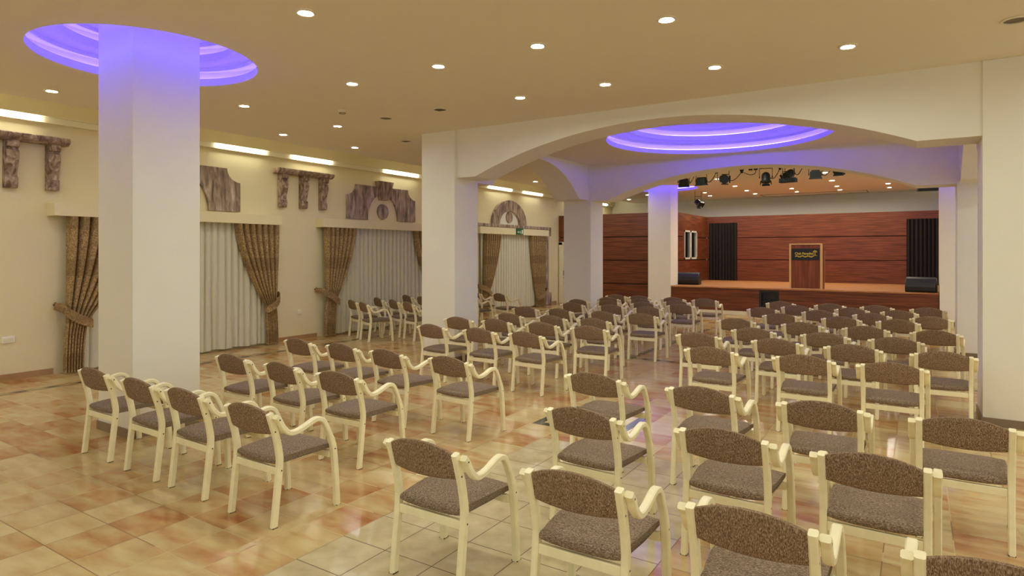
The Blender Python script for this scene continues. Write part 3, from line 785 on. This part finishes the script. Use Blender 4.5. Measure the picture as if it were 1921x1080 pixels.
L0 = (-2.60, 19.05)
e = empty('lectern', (L0[0], L0[1], ZS)); tag(e, 'wooden lectern with black sign standing at the stage front', 'lectern')
wd, dp, ht = .42, .48, 1.26
b = MB()
b.box(-wd, -wd+.05, 0, .05, 0, ht); b.box(wd-.06, wd, 0, .05, 0, ht); b.box(-wd+.05, wd-.06, 0, .05, ht-.035, ht); b.box(-wd+.05, wd-.06, 0, .05, 0, .02)
b.build('front_frame', M['beech'], e, bevel=.004)
b = MB(); b.box(-wd+.05, wd-.06, .02, .045, .02, ht-.035); b.build('front_panel', M['lectwood'], e)
for s in (-1, 1):
    b = MB(); xa, xb = sorted((s*wd, s*(wd-.02)))
    b.prism([(.05, 0), (dp, 0), (dp, ht-.22), (.05, ht)], lambda y, z, d: (d, y, z), xa, xb); b.build('side_panel', M['lectwood'], e)
    b = MB(); b.box(min(s*(wd-.03), s*(wd+.004)), max(s*(wd-.03), s*(wd+.004)), dp-.04, dp, 0, ht-.2); b.build('rear_post', M['beech'], e)
b = MB(); b.add([(-wd+.02, .05, ht-.03), (wd-.02, .05, ht-.03), (wd-.02, dp, ht-.24), (-wd+.02, dp, ht-.24), (-wd+.02, .05, ht-.01), (wd-.02, .05, ht-.01), (wd-.02, dp, ht-.22), (-wd+.02, dp, ht-.22)],
      [(0, 1, 2, 3), (4, 5, 6, 7), (0, 1, 5, 4), (2, 3, 7, 6), (1, 2, 6, 5), (3, 0, 4, 7)]); b.build('reading_top', M['lectwood'], e)
b = MB(); b.box(-wd+.06, wd-.075, .008, .0195, .80, 1.12); sg = b.build('sign_board', M['signblack'], e); sg['label'] = 'black sign with yellow lettering'
def text(body, size, x, z, nm, par, shear=.0):
    t = bpy.data.curves.new(nm, 'FONT'); t.body = body; t.size = size; t.align_x = 'CENTER'; t.extrude = .001; t.shear = shear; t.offset = .0022
    o = bpy.data.objects.new(nm, t); C.objects.link(o); o.parent = par; o.location = (x, .0065, z); t.materials.append(M['yellow'])
    bpy.context.view_layer.update()
    m2 = bpy.data.meshes.new_from_object(o.evaluated_get(bpy.context.evaluated_depsgraph_get())); bpy.data.objects.remove(o); bpy.data.curves.remove(t)
    o = bpy.data.objects.new(nm, m2); C.objects.link(o); o.parent = par; o.location = (x, .0065, z); o.rotation_euler = (PI/2, 0, 0); return o
text('Club Paradiso', .086, -.035, .955, 'sign_lettering', sg)
b = MB()
for k in range(26):
    x = -.27+.46*k/25; h = .010+.010*abs(math.sin(k*2.1)); z = .905+.012*math.sin(k*.8)
    b.box(x, x+.0155, .004, .008, z-h, z+h)
b.build('sign_flourish', M['yellow'], sg)
b = MB(); px, pz = .235, .955
b.prism([(px-.008, pz-.02), (px+.01, pz-.02), (px+.006, pz+.08), (px-.004, pz+.08)], lambda x, z, d: (x, d, z), .004, .008)
for a in (20, 60, 100, 140, 175, -10, 195):
    ca, sa = math.cos(math.radians(a)), math.sin(math.radians(a)); pts = [(px, pz+.08)]
    for r, w in ((.03, .013), (.055, .006)): pts.append((px+ca*r-sa*w, pz+.085+sa*r*.7+ca*w-.25*r*abs(ca)))
    for r, w in ((.055, -.006), (.03, -.013)): pts.append((px+ca*r-sa*w, pz+.085+sa*r*.7+ca*w-.25*r*abs(ca)))
    b.prism(pts, lambda x, z, d: (x, d, z), .004, .008)
b.prism([(px-.05, pz-.032), (px+.06, pz-.028), (px+.04, pz-.02), (px-.03, pz-.02)], lambda x, z, d: (x, d, z), .004, .008)
b.build('sign_palm', M['yellow'], sg)

def monitor(x, y, w, lb, rz):
    e = empty('floor_monitor', (x, y, ZS), rz); tag(e, lb, 'speaker', 'black floor monitors on the stage')
    prof = [(0, .05), (.03, .0), (.40, 0), (.43, .03), (.34, .31), (.30, .37), (.20, .385), (.09, .345), (.02, .25), (-.015, .14)]
    b = MB(); b.prism(prof, lambda y_, z, d: (d, y_, z), -w/2, w/2); b.build('cabinet', M['black'], e, bevel=.045)
    b = MB(); nx, nz = (.28/.29, .09/.29)
    b.add([(-w/2+.03, .425, .06), (w/2-.03, .425, .06), (w/2-.03, .352, .29), (-w/2+.03, .352, .29), (-w/2+.03, .44, .065), (w/2-.03, .44, .065), (w/2-.03, .367, .295), (-w/2+.03, .367, .295)],
          [(0, 1, 2, 3), (4, 5, 6, 7), (0, 1, 5, 4), (2, 3, 7, 6), (1, 2, 6, 5), (3, 0, 4, 7)]); b.build('grille', M['grille'], e)
    b = MB(); b.box(-w/2+.02, w/2-.02, -.006, .008, .112, .12); b.build('seam', M['grille'], e)
monitor(-6.10, 19.68, .72, 'black wedge floor monitor at the left end of the stage', math.radians(4))
monitor(.05, 19.02, .66, 'black wedge floor monitor at the right end of the stage', math.radians(-8))

# ------------------------------------------------------------------ hanging stage spotlights
def spotlight(x, z, kind, rot, tilt, lb, y=15.4, plug=None, sc=.78):
    e = empty('stage_spotlight', (x, y, z), math.radians(rot)); tag(e, lb, 'stage light', 'black spotlights hanging behind the far arch')
    A = Matrix.Rotation(math.radians(tilt), 3, 'X')
    b = MB(); A = A*sc
    if kind == 'can':
        b.lathe([(.001, -.15), (.05, -.148), (.09, -.12), (.115, -.07), (.12, 0), (.12, .12), (.135, .125), (.135, .15), (.001, .15)], n=20, axis=A)
        bd = b.build('lamp_body', M['blackmetal'], e, smooth=True)
        b = MB()
        for sx, sy in ((1, 0), (-1, 0), (0, 1), (0, -1)):
            q = [Vector((-.1, .135, .15)), Vector((.1, .135, .15)), Vector((.11, .16, .21)), Vector((-.11, .16, .21))]
            R = Matrix.Rotation(math.atan2(sx, sy), 3, 'Z'); q = [A @ (R @ p) for p in q]
            nrm = (q[1]-q[0]).cross(q[2]-q[0]).normalized()*.005
            b.add(q+[p+nrm for p in q], [(0, 1, 2, 3), (4, 5, 6, 7), (0, 1, 5, 4), (1, 2, 6, 5), (2, 3, 7, 6), (3, 0, 4, 7)])
        b.build('barn_doors', M['blackmetal'], e)
    elif kind == 'box':
        b.box(-.15, .15, -.10, .10, -.10, .08); b.box(-.17, .17, -.12, .10, -.135, -.10); b.box(-.11, .11, -.08, .12, .08, .12)
        for k in range(5): b.box(-.12+.055*k, -.10+.055*k, -.112, -.10, -.08, .06)
        for i in range(len(b.v)): p = A @ Vector(b.v[i]); b.v[i] = tuple(p)
        b.build('lamp_body', M['blackmetal'], e, bevel=.012)
    else:
        b.box(-.18, .18, -.07, .07, -.05, .03)
        for k in range(9): b.box(-.17+.04*k, -.15+.04*k, -.078, .07, -.045, .05)
        b.build('lamp_body', M['blackmetal'], e, bevel=.006)
    b = MB(); up = H-z
    wy = .175*sc if kind != 'flat' else .12
    b.tube([(-wy, 0, 0), (-wy, 0, .16 if kind != 'flat' else .1), (-wy, 0, up-.004)], .007, 6); b.tube([(wy, 0, 0), (wy, 0, .1), (wy, 0, up-.004)], .007, 6)
    b.tube([(-wy, 0, min(.2, up*.8)), (wy, 0, min(.2, up*.8))], .008, 6)
    for s in (-1, 1): b.lathe([(.001, -.012), (.022, -.012), (.022, .012), (.001, .012)], (s*wy, 0, 0), 10, axis=Matrix.Rotation(PI/2, 3, 'Y'))
    b.build('yoke', M['blackmetal'], e)
    if plug is not None:
        b = MB(); P = catmull([(plug*.25, .05, 0), (plug*.55, .05, -.03), (plug*.85, .05, up*.35), (plug, .05, up-.06)], 6); b.tube(P, .009, 6); b.build('cable', M['blackmetal'], e, smooth=True)
        b = MB(); b.lathe([(.001, up-.11), (.02, up-.11), (.055, up-.02), (.055, up-.001), (.001, up-.001)], (plug, .05, 0), 10); b.build('ceiling_plug', M['blackmetal'], e)
    return e
spotlight(-4.85, 3.53, 'box', 20, 25, 'black hanging spotlight nearest the violet stage column', plug=.26)
spotlight(-4.42, 3.53, 'box', -10, 5, 'square black hanging spotlight, second from the stage column', plug=.36)
spotlight(-3.90, 3.55, 'can', 30, 100, 'round black hanging spotlight, third from the stage column', plug=.45)
spotlight(-2.94, 3.53, 'can', 10, 160, 'round topped black hanging spotlight left of the arch crown', plug=.30)
spotlight(-2.43, 3.57, 'can', -35, 125, 'black hanging spotlight above the small flat floodlight', plug=.34)
spotlight(-2.42, 3.40, 'flat', -12, 0, 'small flat black floodlight hanging lowest under the arch crown', y=15.12)
spotlight(-1.90, 3.53, 'box', 8, 8, 'square black hanging spotlight right of the arch crown', plug=.36)
spotlight(-1.44, 3.56, 'box', -14, 18, 'flat black hanging spotlight farthest right of the lit group', plug=.38, sc=.62)
spotlight(.17, 3.10, 'flat', 12, 0, 'lone black spotlight low beside the right stage column', y=15.4)
e = empty('cable_sockets', (-3.22, 15.4, H)); tag(e, 'pair of black ceiling plugs with drooping cable between the spotlights', 'cable')
b = MB(); b.box(-.10, -.015, -.03, .03, -.09, -.001); b.box(.015, .10, -.03, .03, -.09, -.001); b.build('plug', M['blackmetal'], e, bevel=.01)
b = MB(); b.tube(catmull([(.06, 0, -.09), (.04, 0, -.17), (-.08, 0, -.19), (-.25, 0, -.10), (-.30, 0, -.001)], 6), .008, 6); b.build('cable', M['blackmetal'], e, smooth=True)
e = spotlight(-6.02, 3.42, 'can', 60, 130, 'black spotlight just right of the violet stage column', y=20.6)

# ------------------------------------------------------------------ floor inlays
def inlay(n_, rects, dia, lb):
    b = MB()
    for x0, x1, y0, y1, k in rects: b.box(x0, x1, y0, y1, .0004, .0016, k)
    for x, y, a, c, k in dia:
        b.add([(x-a, y, .0022), (x, y-c, .0022), (x+a, y, .0022), (x, y+c, .0022)], [(0, 1, 2, 3)], k)
    struct(b.build('trim_%d' % n_, [M['inlayd'], M['inlayl']], recalc=False), lb)
dia = []
for k in range(60):
    y = -2+.362*k
    dia += [(-9.755, y, .045, .11, 0), (-9.755, y+.18, .03, .06, 1)]
inlay(1, [(-9.815, -9.805, -2.2, 19.6, 0), (-9.705, -9.695, -2.2, 19.6, 0)], dia, 'diamond floor border along the curtain wall')
x0, x1, y0, y1 = -3.42, -2.46, 5.72, 6.62
inlay(2, [(x0, x1, y0, y0+.09, 0), (x0, x1, y1-.09, y1, 0), (x0, x0+.09, y0+.09, y1-.09, 0), (x1-.09, x1, y0+.09, y1-.09, 0), (x0+.09, x1-.09, y0+.09, y1-.09, 1)],
      [((x0+x1)/2, (y0+y1)/2, .28, .26, 0), ((x0+x1)/2, (y0+y1)/2, .17, .16, 1)], 'square floor medallion in the aisle')
dia = []
for k in range(24): dia += [(-4.30+.362*k*.6, 10.17, .10, .045, 0)]
for k in range(24): dia += [(-4.12, 10.3+.2*k, .045, .10, 0)]
inlay(3, [(-4.42, 1.0, 10.10, 10.112, 0), (-4.42, 1.0, 10.228, 10.24, 0), (-4.185, -4.173, 10.1, 15, 0), (-4.067, -4.055, 10.1, 15, 0)], dia, 'patterned floor border under the arched bay')
